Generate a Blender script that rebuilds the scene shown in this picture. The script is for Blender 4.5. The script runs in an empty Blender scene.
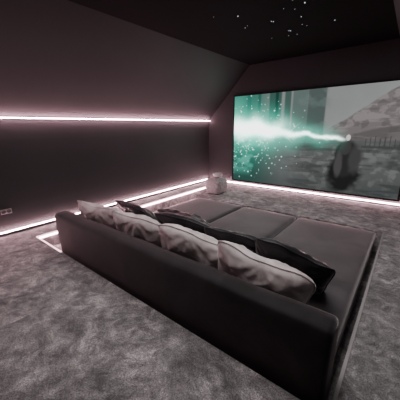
import bpy, math, random
import numpy as np
import bmesh
from mathutils import Matrix, Vector, noise
random.seed(11)
H=1.4
C=bpy.context.scene.collection
# ---------------- helpers
def mk(name,verts,faces,mat=None,smooth=False):
    me=bpy.data.meshes.new(name); me.from_pydata([tuple(v) for v in verts],[],faces); me.update()
    ob=bpy.data.objects.new(name,me); C.objects.link(ob)
    if mat: me.materials.append(mat)
    if smooth:
        for p in me.polygons: p.use_smooth=True
    return ob
def boxvf(x0,x1,y0,y1,z0,z1,o=0):
    v=[(x0,y0,z0),(x1,y0,z0),(x1,y1,z0),(x0,y1,z0),(x0,y0,z1),(x1,y0,z1),(x1,y1,z1),(x0,y1,z1)]
    f=[(0,3,2,1),(4,5,6,7),(0,1,5,4),(1,2,6,5),(2,3,7,6),(3,0,4,7)]
    return v,[tuple(i+o for i in q) for q in f]
def box(name,x0,x1,y0,y1,z0,z1,mat,bev=0,seg=3):
    v,f=boxvf(x0,x1,y0,y1,z0,z1); ob=mk(name,v,f,mat)
    if bev:
        m=ob.modifiers.new('b','BEVEL'); m.width=bev; m.segments=seg
        for p in ob.data.polygons: p.use_smooth=True
    return ob
def tag(ob,label,cat,group=None):
    ob['label']=label; ob['category']=cat
    if group: ob['group']=group
def struct(ob): ob['kind']='structure'
def empty(name,loc):
    e=bpy.data.objects.new(name,None); e.location=loc; C.objects.link(e); return e
def child(ob,par):
    bpy.context.view_layer.update()
    ob.parent=par; ob.matrix_parent_inverse=par.matrix_world.inverted()
def nodes(name):
    m=bpy.data.materials.new(name); m.use_nodes=True; nt=m.node_tree
    return m,nt,nt.nodes['Principled BSDF']
def ramp(nt,stops):
    r=nt.nodes.new('ShaderNodeValToRGB')
    els=r.color_ramp.elements
    els[0].position=stops[0][0]; els[0].color=(*stops[0][1],1)
    els[1].position=stops[-1][0]; els[1].color=(*stops[-1][1],1)
    for p,c in stops[1:-1]:
        e=els.new(p); e.color=(*c,1)
    return r
def noisetex(nt,scale,detail=4,rough=.55,dist=0,coord='Object',rot=0,stretch=None):
    tc=nt.nodes.new('ShaderNodeTexCoord'); n=nt.nodes.new('ShaderNodeTexNoise')
    n.inputs['Scale'].default_value=scale; n.inputs['Detail'].default_value=detail
    n.inputs['Roughness'].default_value=rough; n.inputs['Distortion'].default_value=dist
    if stretch:
        r=nt.nodes.new('ShaderNodeMapping'); r.inputs['Rotation'].default_value=(0,0,math.radians(rot))
        s=nt.nodes.new('ShaderNodeMapping'); s.inputs['Scale'].default_value=stretch
        nt.links.new(tc.outputs[coord],r.inputs['Vector']); nt.links.new(r.outputs['Vector'],s.inputs['Vector']); nt.links.new(s.outputs['Vector'],n.inputs['Vector'])
    else: nt.links.new(tc.outputs[coord],n.inputs['Vector'])
    return n
def fabric(name,c1,c2,scale=6,rough=.85,sheen=.6,bump=.25,bscale=150,sheentint=(1,.93,.93),shr=.4,spec=.25):
    m,nt,b=nodes(name)
    n=noisetex(nt,scale,5,.6,.6); r=ramp(nt,[(.35,c1),(.68,c2)])
    nt.links.new(n.outputs['Fac'],r.inputs['Fac']); nt.links.new(r.outputs['Color'],b.inputs['Base Color'])
    b.inputs['Roughness'].default_value=rough; b.inputs['Specular IOR Level'].default_value=spec
    b.inputs['Sheen Weight'].default_value=sheen; b.inputs['Sheen Roughness'].default_value=shr
    b.inputs['Sheen Tint'].default_value=(*sheentint,1)
    n2=noisetex(nt,bscale,3); bp=nt.nodes.new('ShaderNodeBump'); bp.inputs['Strength'].default_value=bump; bp.inputs['Distance'].default_value=.004
    nt.links.new(n2.outputs['Fac'],bp.inputs['Height']); nt.links.new(bp.outputs['Normal'],b.inputs['Normal'])
    return m
def emis(name,col,s):
    m=bpy.data.materials.new(name); m.use_nodes=True; nt=m.node_tree; nt.nodes.clear()
    o=nt.nodes.new('ShaderNodeOutputMaterial'); e=nt.nodes.new('ShaderNodeEmission')
    e.inputs['Color'].default_value=(*col,1); e.inputs['Strength'].default_value=s
    nt.links.new(e.outputs[0],o.inputs[0]); return m
# ---------------- materials
def carpet():
    m,nt,b=nodes('carpet_pile')
    def mixn(fac,a,c,blend='MIX',f=None):
        x=nt.nodes.new('ShaderNodeMix'); x.data_type='RGBA'; x.blend_type=blend
        if f is None: nt.links.new(fac,x.inputs[0])
        else: x.inputs[0].default_value=f
        nt.links.new(a,x.inputs[6]); nt.links.new(c,x.inputs[7]); return x.outputs[2]
    big=noisetex(nt,1.7,4,.55,.5); rb=ramp(nt,[(.42,(0,0,0)),(.58,(1,1,1))])
    nt.links.new(big.outputs['Fac'],rb.inputs['Fac'])
    s1=noisetex(nt,6.5,10,.80,.5,rot=25,stretch=(1,1.4,1)); s2=noisetex(nt,7,10,.80,.5,rot=-50,stretch=(1,1.4,1))
    st=mixn(rb.outputs['Color'],s1.outputs['Fac'],s2.outputs['Fac'])
    ra=ramp(nt,[(.39,(.17,.152,.153)),(.465,(.31,.28,.283)),(.53,(.48,.44,.44)),(.61,(.80,.745,.745))])
    nt.links.new(st,ra.inputs['Fac'])
    f=noisetex(nt,100,8,.95,0); rf=ramp(nt,[(.40,(.10,.10,.10)),(.60,(1.9,1.9,1.9))])
    nt.links.new(f.outputs['Fac'],rf.inputs['Fac'])
    c=mixn(None,ra.outputs['Color'],rf.outputs['Color'],'MULTIPLY',1)
    l=noisetex(nt,2.3,5,.6,.3); rl=ramp(nt,[(.38,(.66,.66,.66)),(.62,(1.25,1.25,1.25))]); nt.links.new(l.outputs['Fac'],rl.inputs['Fac'])
    c=mixn(None,c,rl.outputs['Color'],'MULTIPLY',1)
    nt.links.new(c,b.inputs['Base Color'])
    b.inputs['Roughness'].default_value=.95; b.inputs['Sheen Weight'].default_value=.25; b.inputs['Specular IOR Level'].default_value=.1
    add=nt.nodes.new('ShaderNodeMath'); add.operation='MULTIPLY_ADD'; add.inputs[1].default_value=.6
    nt.links.new(f.outputs['Fac'],add.inputs[0]); nt.links.new(st,add.inputs[2])
    bp=nt.nodes.new('ShaderNodeBump'); bp.inputs['Strength'].default_value=1; bp.inputs['Distance'].default_value=.03
    nt.links.new(add.outputs[0],bp.inputs['Height']); nt.links.new(bp.outputs['Normal'],b.inputs['Normal'])
    return m
def paint(name,c,rough=.6,spec=.3):
    m,nt,b=nodes(name)
    n=noisetex(nt,1.2,3); c2=tuple(v*1.15 for v in c); r=ramp(nt,[(.3,c),(.7,c2)])
    nt.links.new(n.outputs['Fac'],r.inputs['Fac']); nt.links.new(r.outputs['Color'],b.inputs['Base Color'])
    b.inputs['Roughness'].default_value=rough; b.inputs['Specular IOR Level'].default_value=spec
    n2=noisetex(nt,120,2); bp=nt.nodes.new('ShaderNodeBump'); bp.inputs['Strength'].default_value=.08; bp.inputs['Distance'].default_value=.003
    nt.links.new(n2.outputs['Fac'],bp.inputs['Height']); nt.links.new(bp.outputs['Normal'],b.inputs['Normal'])
    return m
M_carpet=carpet()
M_wall=paint('charcoal_wall_paint',(.037,.0365,.0375),.6,.22)
M_ceil=paint('black_ceiling_paint',(.005,.005,.005),.9,.06)
M_base=paint('dark_skirting_paint',(.12,.11,.115),.5)
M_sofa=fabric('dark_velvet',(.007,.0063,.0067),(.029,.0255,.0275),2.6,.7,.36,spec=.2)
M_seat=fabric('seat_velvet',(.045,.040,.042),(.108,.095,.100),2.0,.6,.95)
M_lp=fabric('pale_velvet',(.50,.43,.425),(.82,.74,.73),6,.55,1.0,.1,shr=.3)
M_dp=fabric('black_velvet',(.007,.0064,.0075),(.022,.020,.023),5,.45,.75,shr=.25)
M_led=emis('led_glow',(1,.57,.64),98)
M_ledc=emis('led_crease_glow',(1,.55,.64),82)
M_led2=emis('led_step_glow',(1,.57,.64),58)
M_edge_glow=emis('lit_edge_glow',(1,.58,.64),6)  # emission standing in for light caught on the carpet rim
M_frame=paint('black_velour_frame',(.012,.012,.012),.9)
M_star=emis('star_fibre',(.85,.93,1),1.6)
M_plast=paint('grey_plastic',(.24,.22,.225),.4)
M_hole=paint('socket_recess',(.09,.085,.085),.5)
M_metal=paint('pale_step_profile',(.34,.31,.31),.4)
M_pouf=fabric('grey_weave',(.26,.24,.24),(.52,.49,.49),30,.8,.3,.6,90)
M_dish=paint('pale_ceramic',(.60,.55,.55),.3)
# ---------------- room shell
XL,XR=-3.01*H,.53*H; CL,CR=-2.19*H,-.29*H; YF,YB=4.0*H,-1.4*H; ZK,ZC=1.118*H,1.94*H
PX0,PX1,PY0,PY1,PD=-2.70*H,-.078*H,.80*H,2.90*H,-.20
PXC,PYC=-2.44*H,3.50*H
xs=[XL-.1,PX0,PXC,PX1,XR+.1]; ys=[YB-.1,PY0,PY1,PYC,YF+.1]
low={(1,1),(2,1),(1,2)}
v=[];f=[];vid={}
def gv(i,j,z):
    k=(i,j,z)
    if k not in vid: vid[k]=len(v); v.append((xs[i],ys[j],z))
    return vid[k]
for j in range(4):
    for i in range(4):
        z=PD if (i,j) in low else 0
        f.append((gv(i,j,z),gv(i+1,j,z),gv(i+1,j+1,z),gv(i,j+1,z)))
for (i,j) in low:
    for (di,dj,a,b_) in [(-1,0,(0,0),(0,1)),(1,0,(1,1),(1,0)),(0,-1,(1,0),(0,0)),(0,1,(0,1),(1,1))]:
        if (i+di,j+dj) not in low:
            A=(i+a[0],j+a[1]);B=(i+b_[0],j+b_[1])
            f.append((gv(*A,PD),gv(*B,PD),gv(*B,0),gv(*A,0)))
fl=mk('floor',v,f,M_carpet); struct(fl)
def prism(name,prof,y0,y1,mat):
    n=len(prof); v=[(x,y0,z) for x,z in prof]+[(x,y1,z) for x,z in prof]
    f=[tuple(range(n)),tuple(range(2*n-1,n-1,-1))]+[(i,(i+1)%n,(i+1)%n+n,i+n) for i in range(n)]
    ob=mk(name,v,f,mat); struct(ob); return ob
prism('wall_left',[(XL,0),(XL,ZK),(CL,ZC),(CL-.15,ZC+.1),(XL-.15,ZK+.06),(XL-.15,0)],YB,YF,M_wall)
prism('wall_right',[(XR,0),(XR,ZK),(CR,ZC),(CR+.15,ZC+.1),(XR+.15,ZK+.06),(XR+.15,0)],YB,YF,M_wall)
c=box('ceiling',CL,CR,YB,YF,ZC,ZC+.1,M_ceil); struct(c)
w=box('wall_front',XL-.15,XR+.15,YF,YF+.12,0,ZC+.1,M_wall); struct(w)
w=box('wall_back',XL-.15,XR+.15,YB-.12,YB,0,ZC+.1,M_wall); struct(w)
b=box('baseboard_left',XL,XL+.045,YB,YF,0,.045,M_base); struct(b)
b=box('baseboard_front',XL+.045,XR,YF-.05,YF,0,.03,M_base); struct(b)
# ---------------- LED strips
def led(name,bxs,label,m=None):
    v=[];f=[]
    for q in bxs:
        a,b_=boxvf(*q,o=len(v)); v+=a; f+=b_
    e=mk(name,v,f,m or M_led); tag(e,label,'light strip'); return e
t1=box('trim_1',XL,XL+.040,YB+.01,YF-.01,ZK-.003,ZK+.003,M_base); struct(t1)
t2=box('trim_2',PX1-.004,PX1+.016,PY0,PY1,-.006,.006,M_metal); struct(t2)
led('led_strip',[(XL+.040,XL+.056,YB+.01,YF-.01,ZK-.006,ZK+.006)],'pinkish white glowing light strip along the wall crease',M_ledc)
led('led_strip',[(XL+.028,XL+.044,YB+.01,YF-.05,.045,.056)],'pinkish white glowing strip on top of side skirting')
led('led_strip',[(XL+.05,XR-.05,YF-.050,YF-.034,.030,.044)],'pinkish white glowing strip on skirting below the screen')
led('led_strip',[(PX0,PX0+.012,PY0+.02,PYC-.02,-.030,-.014)],'pinkish glowing strip under the edge of the sunken sofa area',M_led2)
led('led_strip',[(PX0-.012,PX0,PY0,PYC,-.004,.005),(PX0-.012,-2.18*H,PY0-.012,PY0,-.004,.005)],'softly glowing pinkish strip imitating the lit carpet edge of the sunken sofa area',M_edge_glow)  # added glowing strip imitates the lit carpet edge, not a lamp
# ---------------- screen
SX0,SX1,SZ0,SZ1=-2.44*H,-.03*H,.085*H,1.49*H
scr=empty('projection_screen',((SX0+SX1)/2,YF,SZ0)); tag(scr,'large wall-mounted cinema screen showing a green-lit film scene','screen')
vv=[];ff=[]
fw=.03
for q in [(SX0-fw,SX1+fw,YF-.045,YF,SZ0-fw,SZ0),(SX0-fw,SX1+fw,YF-.045,YF,SZ1,SZ1+fw),(SX0-fw,SX0,YF-.045,YF,SZ0,SZ1),(SX1,SX1+fw,YF-.045,YF,SZ0,SZ1),(SX0,SX1,YF-.02,YF,SZ0,SZ1)]:
    a,bb=boxvf(*q,o=len(vv)); vv+=a; ff+=bb
fr=mk('frame',vv,ff,M_frame); child(fr,scr)
NU,NV=480,280
U,V=np.meshgrid(np.linspace(0,1,NU),np.linspace(0,1,NV))
def sm(a,b,x): t=np.clip((x-a)/(b-a),0,1); return t*t*(3-2*t)
rng=np.random.RandomState(3)
def vnoise(U,V,sx,sy,seed):
    r=np.random.RandomState(seed).rand(int(sy)+3,int(sx)+3)
    x=U*sx;y=V*sy;xi=x.astype(int);yi=y.astype(int);fx=x-xi;fy=y-yi
    fx=fx*fx*(3-2*fx);fy=fy*fy*(3-2*fy)
    return (r[yi,xi]*(1-fx)+r[yi,xi+1]*fx)*(1-fy)+(r[yi+1,xi]*(1-fx)+r[yi+1,xi+1]*fx)*fy
def fbm(sx,sy,s): return sum(vnoise(U,V,sx*2**k,sy*2**k,s+k)/2**k for k in range(5))/1.94
N1=fbm(5,3,1);N2=fbm(10,8,20);N3=fbm(30,18,40);NS=fbm(6,26,60)
col=np.zeros((NV,NU,3))
def mixc(mask,c):
    global col
    m=np.clip(mask,0,1)[...,None]; col=col*(1-m)+np.array(c)*m
def addc(mask,c):
    global col
    col=col+mask[...,None]*np.array(c)
col[:]=(.14,.15,.15)
mixc(sm(.5,.6,V)*(.6+.5*N1),(.30,.305,.305))
mixc(sm(.42,.10,U)*1.0,(.02,.11,.085))
mixc(sm(.25,.0,U)*sm(.5,.9,V)*.8,(.06,.21,.165))
for (a,b_,cc) in [(.36,.40,(.03,.085,.07)),(.41,.50,(.09,.14,.125)),(.50,.60,(.05,.08,.072)),(.26,.34,(.018,.08,.06)),(.30,.32,(.006,.04,.03)),(.10,.13,(.02,.10,.08)),(.18,.20,(.015,.08,.06))]:
    mixc(sm(a-.006,a+.006,U)*sm(b_+.006,b_-.006,U)*(V>.5)*.85,cc)
mixc(sm(.52,.64,N2)*sm(.36,.4,U)*sm(.64,.60,U)*(V>.55)*.4,(.16,.21,.195))
ridge=.66+ (U-.66)*1.15 + .05*(N2-.5)
mm=sm(.0,.02,ridge-V)*sm(.60,.66,U)*(V>.5)
mixc(mm,(.18,.16,.16))
mixc(sm(.42,.60,NS)*mm*.8,(.28,.25,.25))
mixc(sm(.50,.62,N3)*mm*.5,(.09,.08,.08))
ridge2=.56+ (U-.72)*.45 + .04*(N2-.5)
mixc(sm(.0,.02,ridge2-V)*sm(.66,.72,U)*(V>.5)*.75,(.10,.09,.09))
mixc(sm(.0,.02,ridge2-V)*sm(.66,.72,U)*(V>.5)*sm(.5,.6,NS)*.6,(.17,.155,.155))
mixc(sm(.53,.50,V+.02*(N3-.5))*sm(.35,.6,U),(.10,.104,.103))
gr=sm(.50,.46,V)*sm(.30,.55,U)
mixc(gr*sm(.45,.66,N3)*.7,(.18,.185,.18))
mixc(gr*sm(.52,.38,NS)*.65,(.045,.047,.047))
mixc(gr*sm(.55,.75,N2)*.5,(.15,.155,.15))
mixc(sm(.25,.0,V)*.5,(.04,.048,.048))
for k in range(9):
    u0=.82+k*.021
    mixc(((abs(U-u0)<.0022)&(V>.45)&(V<.53+.012*(k%3)))*.7,(.05,.05,.05))
mixc((U>.80)*np.exp(-((V-.455)/.012)**2),(.06,.06,.06))
def blob(cu,cv,ru,rv,c,amp=.25,soft=.12,st=1):
    d=np.sqrt(((U-cu)/ru)**2+((V-cv)/rv)**2)+amp*(N2-.5)*2+.35*(N3-.5)
    mixc(sm(1+soft,1-soft,d)*st,c)
blob(.735,.16,.085,.16,(.016,.016,.016),.3,.25)
blob(.735,.33,.055,.19,(.028,.027,.027),.3,.2)
blob(.78,.33,.030,.13,(.055,.055,.055),.3,.4)
blob(.70,.27,.018,.12,(.07,.067,.067),.3,.4)
blob(.73,.45,.025,.07,(.05,.048,.047),.3)
beamc=.650-.18*U+.010*np.sin(U*40)+.06*(N2-.5)+.02*(N3-.5)
wd=.015+.072*np.clip(1-U/.50,0,1)**.8
g=np.exp(-((V-beamc)/wd)**2)*sm(.74,.66,U)
gl=np.exp(-((V-beamc)/(wd*3.0+.03))**2)*sm(.76,.5,U)
addc(gl,(.06,.58,.41)); addc(g,(3,4,3.6))
gl2=np.exp(-(((U-.12)/.22)**2+((V-.61)/.15)**2)); addc(gl2,(.03,.65,.45))
gl3=np.exp(-(((U-.16)/.15)**2+((V-.63+.03*np.sin(U*30)+.10*(N2-.5))/.07)**2)); addc(gl3,(3,4,3.6))
addc(sm(.50,.70,N2)*sm(.42,.1,U)*sm(.66,.55,V)*sm(.05,.2,V),(.06,.30,.23))
for k in range(320):
    cu=abs(rng.normal(.16,.16)); cv=rng.normal(.5,.2) ; rr=rng.uniform(.0012,.0038)
    d=((U-cu)**2+((V-cv)/1.7)**2)
    addc(np.exp(-d/rr**2),tuple(np.array((.6,.95,.85))*rng.uniform(.3,2.4)))
for k in range(34):
    a0=rng.uniform(.02,.40); c0=.645-.18*a0; sl=rng.uniform(-1.6,1.6); ln=rng.uniform(.03,.09)
    t=(U-a0)/ln; line=c0+sl*(U-a0)
    addc(np.exp(-((V-line)/.004)**2)*((t>0)&(t<1))*(1-np.clip(t,0,1)),(.6,1.1,.95))
blob(.735,.535,.011,.028,(.75,.72,.70),.1)
col=np.clip(col,0,4)
verts=np.stack([SX0+(SX1-SX0)*U,np.full_like(U,YF-.03),SZ0+(SZ1-SZ0)*V],-1).reshape(-1,3)
idx=np.arange(NU*NV).reshape(NV,NU)
fc=np.stack([idx[:-1,:-1],idx[:-1,1:],idx[1:,1:],idx[1:,:-1]],-1).reshape(-1,4)
M_scr=bpy.data.materials.new('film_picture'); M_scr.use_nodes=True; nt=M_scr.node_tree; nt.nodes.clear()
o=nt.nodes.new('ShaderNodeOutputMaterial'); e=nt.nodes.new('ShaderNodeEmission'); at=nt.nodes.new('ShaderNodeAttribute'); at.attribute_name='Col'
nt.links.new(at.outputs['Color'],e.inputs['Color']); e.inputs['Strength'].default_value=1.0; nt.links.new(e.outputs[0],o.inputs[0])
sf=mk('screen_surface',verts.tolist(),[tuple(q) for q in fc.tolist()],M_scr)
ca=sf.data.color_attributes.new('Col','FLOAT_COLOR','POINT')
rgba=np.ones((NU*NV,4),dtype=np.float32); rgba[:,:3]=col.reshape(-1,3); ca.data.foreach_set('color',rgba.ravel())
child(sf,scr)
# ---------------- sofa
BX0,BX1=-2.31*H,-.105*H; BY0=.84*H; BYT=.14*H; SYF=2.80*H; ST=.03
sofa=empty('sofa',((BX0+BX1)/2,(BY0+SYF)/2,PD)); tag(sofa,'deep three-module dark velvet lounge sofa in the sunken floor','sofa')
def softbox(name,x0,x1,y0,y1,z0,z1,mat,bev,puff=0,par=None):
    bm=bmesh.new(); bmesh.ops.create_cube(bm,size=2)
    bmesh.ops.subdivide_edges(bm,edges=bm.edges[:],cuts=11,use_grid_fill=True)
    cx,cy,cz=(x0+x1)/2,(y0+y1)/2,(z0+z1)/2; hx,hy,hz=(x1-x0)/2,(y1-y0)/2,(z1-z0)/2
    for vt in bm.verts:
        x,y,z=vt.co
        def rm(t,h):
            a=abs(t)
            if a>.99: return t
            k=(h-bev)/h
            return math.copysign(min(a/(10/12)*k,k),t)
        X_,Y_,Z_=rm(x,hx),rm(y,hy),rm(z,hz)
        p=Vector((X_*hx,Y_*hy,Z_*hz))
        q=Vector((max(-hx+bev,min(hx-bev,p.x)),max(-hy+bev,min(hy-bev,p.y)),max(-hz+bev,min(hz-bev,p.z))))
        d=p-q
        if d.length>1e-6: p=q+d.normalized()*bev
        pf=max(0,(1-x*x)*(1-y*y))
        if z>0: p.z+=puff*pf**.5*z
        vt.co=(cx+p.x,cy+p.y,cz+p.z)
    me=bpy.data.meshes.new(name); bm.to_mesh(me); bm.free()
    ob=bpy.data.objects.new(name,me); C.objects.link(ob); me.materials.append(mat)
    for pl in me.polygons: pl.use_smooth=True
    s=ob.modifiers.new('s','SUBSURF'); s.levels=1; s.render_levels=2
    if par: child(ob,par)
    return ob
def backrest():
    yo,yi=BY0,BY0+BYT; zt=.310*H
    prof=[(yo+.03,PD+.02),(yo+.012,-.1),(yo,.08),(yo-.008,.25),(yo-.006,zt-.055),(yo+.001,zt-.018),(yo+.014,zt-.003),(yo+.045,zt+.004),(yo+.09,zt+.005),(yi-.06,zt-.000),(yi-.018,zt-.022),(yi,zt-.065),(yi+.005,.25),(yi+.015,0),(yi+.015,PD+.02)]
    n=len(prof); L=BX1-BX0; E=.034
    cxs=[0,.003,.010,.020,E]+[L*k/24 for k in range(1,24)]+[L-E,L-.020,L-.010,L-.003,L]
    cy=(yo+yi)/2
    v=[];f=[]
    for s in cxs:
        e=min(s,L-s); k=1 if e>=E else math.sqrt(max(0,1-(1-e/E)**2))
        ins=.032*(1-k)
        for (y,z) in prof:
            yy=y+(ins if y<cy else -ins); zz=z-(ins if z>zt-.08 else 0)
            dz=.004*math.sin(s*9) if z>.3 else 0
            v.append((BX0+s,yy,zz+dz))
    m=len(cxs)
    for a in range(m-1):
        for b_ in range(n):
            f.append((a*n+b_,a*n+(b_+1)%n,(a+1)*n+(b_+1)%n,(a+1)*n+b_))
    f.append(tuple(range(n))[::-1]); f.append(tuple(range((m-1)*n,m*n)))
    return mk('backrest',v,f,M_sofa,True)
br=backrest(); child(br,sofa)
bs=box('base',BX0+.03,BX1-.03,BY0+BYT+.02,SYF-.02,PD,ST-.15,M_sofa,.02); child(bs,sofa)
dv=[BX0,-1.556*H,-.868*H,BX1-.01]
for k in range(3):
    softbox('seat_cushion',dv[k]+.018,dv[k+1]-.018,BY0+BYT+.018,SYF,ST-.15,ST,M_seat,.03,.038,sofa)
# ---------------- pillows
def pillow_mesh(name,a,b,t,mat,seed):
    n=44; v=[];f=[];ids={}
    for side in (1,-1):
        for j in range(n+1):
            for i in range(n+1):
                u=-1+2*i/n; w=-1+2*j/n
                bd=i in(0,n) or j in(0,n)
                if bd and side==-1: ids[(side,i,j)]=ids[(1,i,j)]; continue
                x=a*u*math.sqrt(1-.16*w**6)*(1-.05*(1-w*w)*u*u); z=b*w*math.sqrt(1-.16*u**6)*(1-.05*(1-u*u)*w*w)
                if w>0: z-=.04*w*(1-u*u)*math.cos(u*2+seed)
                th=t*(max(0,(1-abs(u)**2.8)*(1-abs(w)**2.8)))**.48*(1-.26*w)
                wr=noise.noise(Vector((u*1.8+seed,w*1.8,side*3)))*.26+noise.noise(Vector((u*4+seed,w*4,side*5)))*.13
                rn=1-abs(noise.noise(Vector((u*2.3+seed*3,w*1.5-seed,side*2))))*5
                wr+=.11*max(0,rn)
                rn=1-abs(noise.noise(Vector((u*3.5-seed,w*4.5+seed*2,side*7))))*6
                wr+=.06*max(0,rn)
                for cxn,czn in ((1,1),(-1,1),(1,-1),(-1,-1),(0,1)):
                    dx_,dz_=cxn-u,czn-w; dd=math.hypot(dx_,dz_); aa=math.atan2(dz_,dx_)
                    wr+=.11*math.sin(aa*10+seed+cxn+czn*2)*math.exp(-(dd/.7)**2)*min(1,dd*3)
                y=side*(th*(1+wr)) if not bd else .014*noise.noise(Vector((u*2,w*2,seed)))
                ids[(side,i,j)]=len(v); v.append((x,y,z))
        for j in range(n):
            for i in range(n):
                q=(ids[(side,i,j)],ids[(side,i+1,j)],ids[(side,i+1,j+1)],ids[(side,i,j+1)])
                f.append(q if side==-1 else q[::-1])
    ob=mk(name,v,f,mat,True)
    s=ob.modifiers.new('s','SUBSURF'); s.levels=1; s.render_levels=1
    loop=[ids[(1,i,0)] for i in range(n)]+[ids[(1,n,j)] for j in range(n)]+[ids[(1,i,n)] for i in range(n,0,-1)]+[ids[(1,0,j)] for j in range(n,0,-1)]
    pts=[Vector(v[k]) for k in loop]; N=len(pts); tv=[];tf=[]; R_=.005; K=6
    for k in range(N):
        tg=(pts[(k+1)%N]-pts[k-1]).normalized(); n1=Vector((0,1,0)); n1=(n1-tg*n1.dot(tg)).normalized(); n2=tg.cross(n1)
        for q in range(K):
            a_=2*math.pi*q/K; tv.append(pts[k]+n1*R_*math.cos(a_)+n2*R_*math.sin(a_))
    for k in range(N):
        for q in range(K): tf.append((k*K+q,k*K+(q+1)%K,((k+1)%N)*K+(q+1)%K,((k+1)%N)*K+q))
    pp=mk('piping',tv,tf,mat,True)
    return ob,pp
def pillow(kind,x,y,z,lean,roll,yaw,sx=.34,sz=.28,seed=0,label='',t=.13):
    mat=M_lp if kind=='l' else M_dp
    ob,pp=pillow_mesh('throw_pillow',sx,sz,t,mat,seed)
    pp.parent=ob
    ob.matrix_world=Matrix.Translation((x*H,y*H,z))@Matrix.Rotation(math.radians(yaw),4,'Z')@Matrix.Rotation(math.radians(lean),4,'X')@Matrix.Rotation(math.radians(roll),4,'Y')
    tag(ob,label,'pillow','pale velvet pillows along the backrest' if kind=='l' else 'black velvet pillows in front of the pale ones')
    return ob
LL='pale pinkish velvet throw pillow leaning on the sofa backrest'
DL='black velvet throw pillow leaning against pale pillows'
pillow('l',-1.96,1.13,.305,28,6,8,.385,.29,1,LL)
pillow('l',-1.46,1.14,.305,30,9,6,.375,.29,2.3,LL)
pillow('l',-.96,1.14,.305,28,10,8,.37,.29,4.1,LL)
pillow('l',-.51,1.12,.315,28,14,2,.36,.295,6.7,LL)
pillow('d',-1.88,1.42,.29,42,5,-6,.33,.28,8.2,DL,.10)
pillow('d',-1.62,1.74,.19,66,-4,-14,.38,.29,12.2,'black velvet throw pillow lying nearly flat on the seat',.09)
pillow('d',-1.28,1.43,.285,44,8,8,.37,.29,9.9,DL,.10)
pillow('d',-.84,1.42,.28,42,12,8,.31,.28,14.8,DL,.10)
pillow('d',-.44,1.37,.295,38,15,-2,.31,.29,17.1,DL,.10)
# ---------------- pouf in the corner
px,py=-2.28*H,3.22*H
pf=empty('pouf',(px,py,0)); tag(pf,'small grey woven cube pouf in the room corner','pouf')
bd=softbox('body',px-.20,px+.20,py-.20,py+.20,.015,.34,M_pouf,.08,.015,pf)
ft=box('base',px-.12,px+.12,py-.12,py+.12,0,.03,M_hole); child(ft,pf)
prof=[(.0,.0),(.05,.0),(.06,.012),(.095,.05),(.105,.085),(.098,.085),(.085,.05),(.05,.018),(0,.015)]
v=[];f=[];ns=28
for r,z in prof:
    for k in range(ns):
        a=2*math.pi*k/ns; v.append((px+.03+r*math.cos(a),py+r*math.sin(a),.353+z))
for i in range(len(prof)-1):
    for k in range(ns): f.append((i*ns+k,i*ns+(k+1)%ns,(i+1)*ns+(k+1)%ns,(i+1)*ns+k))
bw=mk('bowl',v,f,M_dish,True); tag(bw,'small pale bowl resting on the grey pouf','bowl')
# ---------------- socket
sy,sz=.67*H,.235*H
so=empty('power_socket',(XL,sy,sz)); tag(so,'grey double power socket on the side wall','socket')
p=box('cover_plate',XL,XL+.010,sy-.065,sy+.065,sz-.034,sz+.034,M_plast,.004); child(p,so)
for dy in(-.031,.031):
    v=[];f=[];ns=20
    for r,xx in[(.0,XL+.0105),(.020,XL+.0105),(.022,XL+.014),(.026,XL+.014),(.027,XL+.0095)]:
        for k in range(ns):
            a=2*math.pi*k/ns; v.append((xx,sy+dy+r*math.cos(a),sz+r*math.sin(a)))
    for i in range(4):
        for k in range(ns): f.append((i*ns+k,i*ns+(k+1)%ns,(i+1)*ns+(k+1)%ns,(i+1)*ns+k))
    q=mk('socket_outlet',v,f,M_hole,True); child(q,so)
# ---------------- stars
bm=bmesh.new(); bmesh.ops.create_icosphere(bm,subdivisions=1,radius=1); sme=bpy.data.meshes.new('star_light'); bm.to_mesh(sme); bm.free(); sme.materials.append(M_star)
for k in range(24):
    ob=bpy.data.objects.new('star_light',sme); C.objects.link(ob)
    r=random.choice([.003,.003,.004,.005,.0065])
    ob.scale=(r,r,r); ob.location=(random.uniform(-1.6,-.6)*H,random.uniform(1.9,3.1)*H,ZC-r*.6)
    tag(ob,'tiny glowing fibre-optic star set in the black ceiling','ceiling light','ceiling star lights')
# ---------------- lights
def area(n,loc,rot,size,sy_,en,col):
    l=bpy.data.lights.new(n,'AREA'); l.shape='RECTANGLE'; l.size=size; l.size_y=sy_; l.energy=en; l.color=col
    o=bpy.data.objects.new(n,l); o.location=loc; o.rotation_euler=rot; C.objects.link(o)
area('ambient_fill_light',(-.7*H,1.3*H,ZC-.03),(0,0,0),1.6,2.6,66,(1,.965,.965))  # added fill for general brightness, no panel fitting in the ceiling
wd_=bpy.data.worlds.new('World'); bpy.context.scene.world=wd_; wd_.use_nodes=True
wd_.node_tree.nodes['Background'].inputs[0].default_value=(.02,.018,.02,1)
# ---------------- camera
X=Vector((.779,-.158,.607)).normalized(); Y=Vector((.626,.221,-.748)); Y=(Y-X*Y.dot(X)).normalized(); Z=X.cross(Y)
R=Matrix(((X[0],X[1],X[2]),(Y[0],Y[1],Y[2]),(Z[0],Z[1],Z[2])))
cam=bpy.data.cameras.new('camera'); co=bpy.data.objects.new('camera',cam); C.objects.link(co)
co.matrix_world=Matrix.Translation((0,0,H))@R.to_4x4()
cam.sensor_width=36; cam.lens=257/400*36; cam.clip_start=.05
bpy.context.scene.camera=co
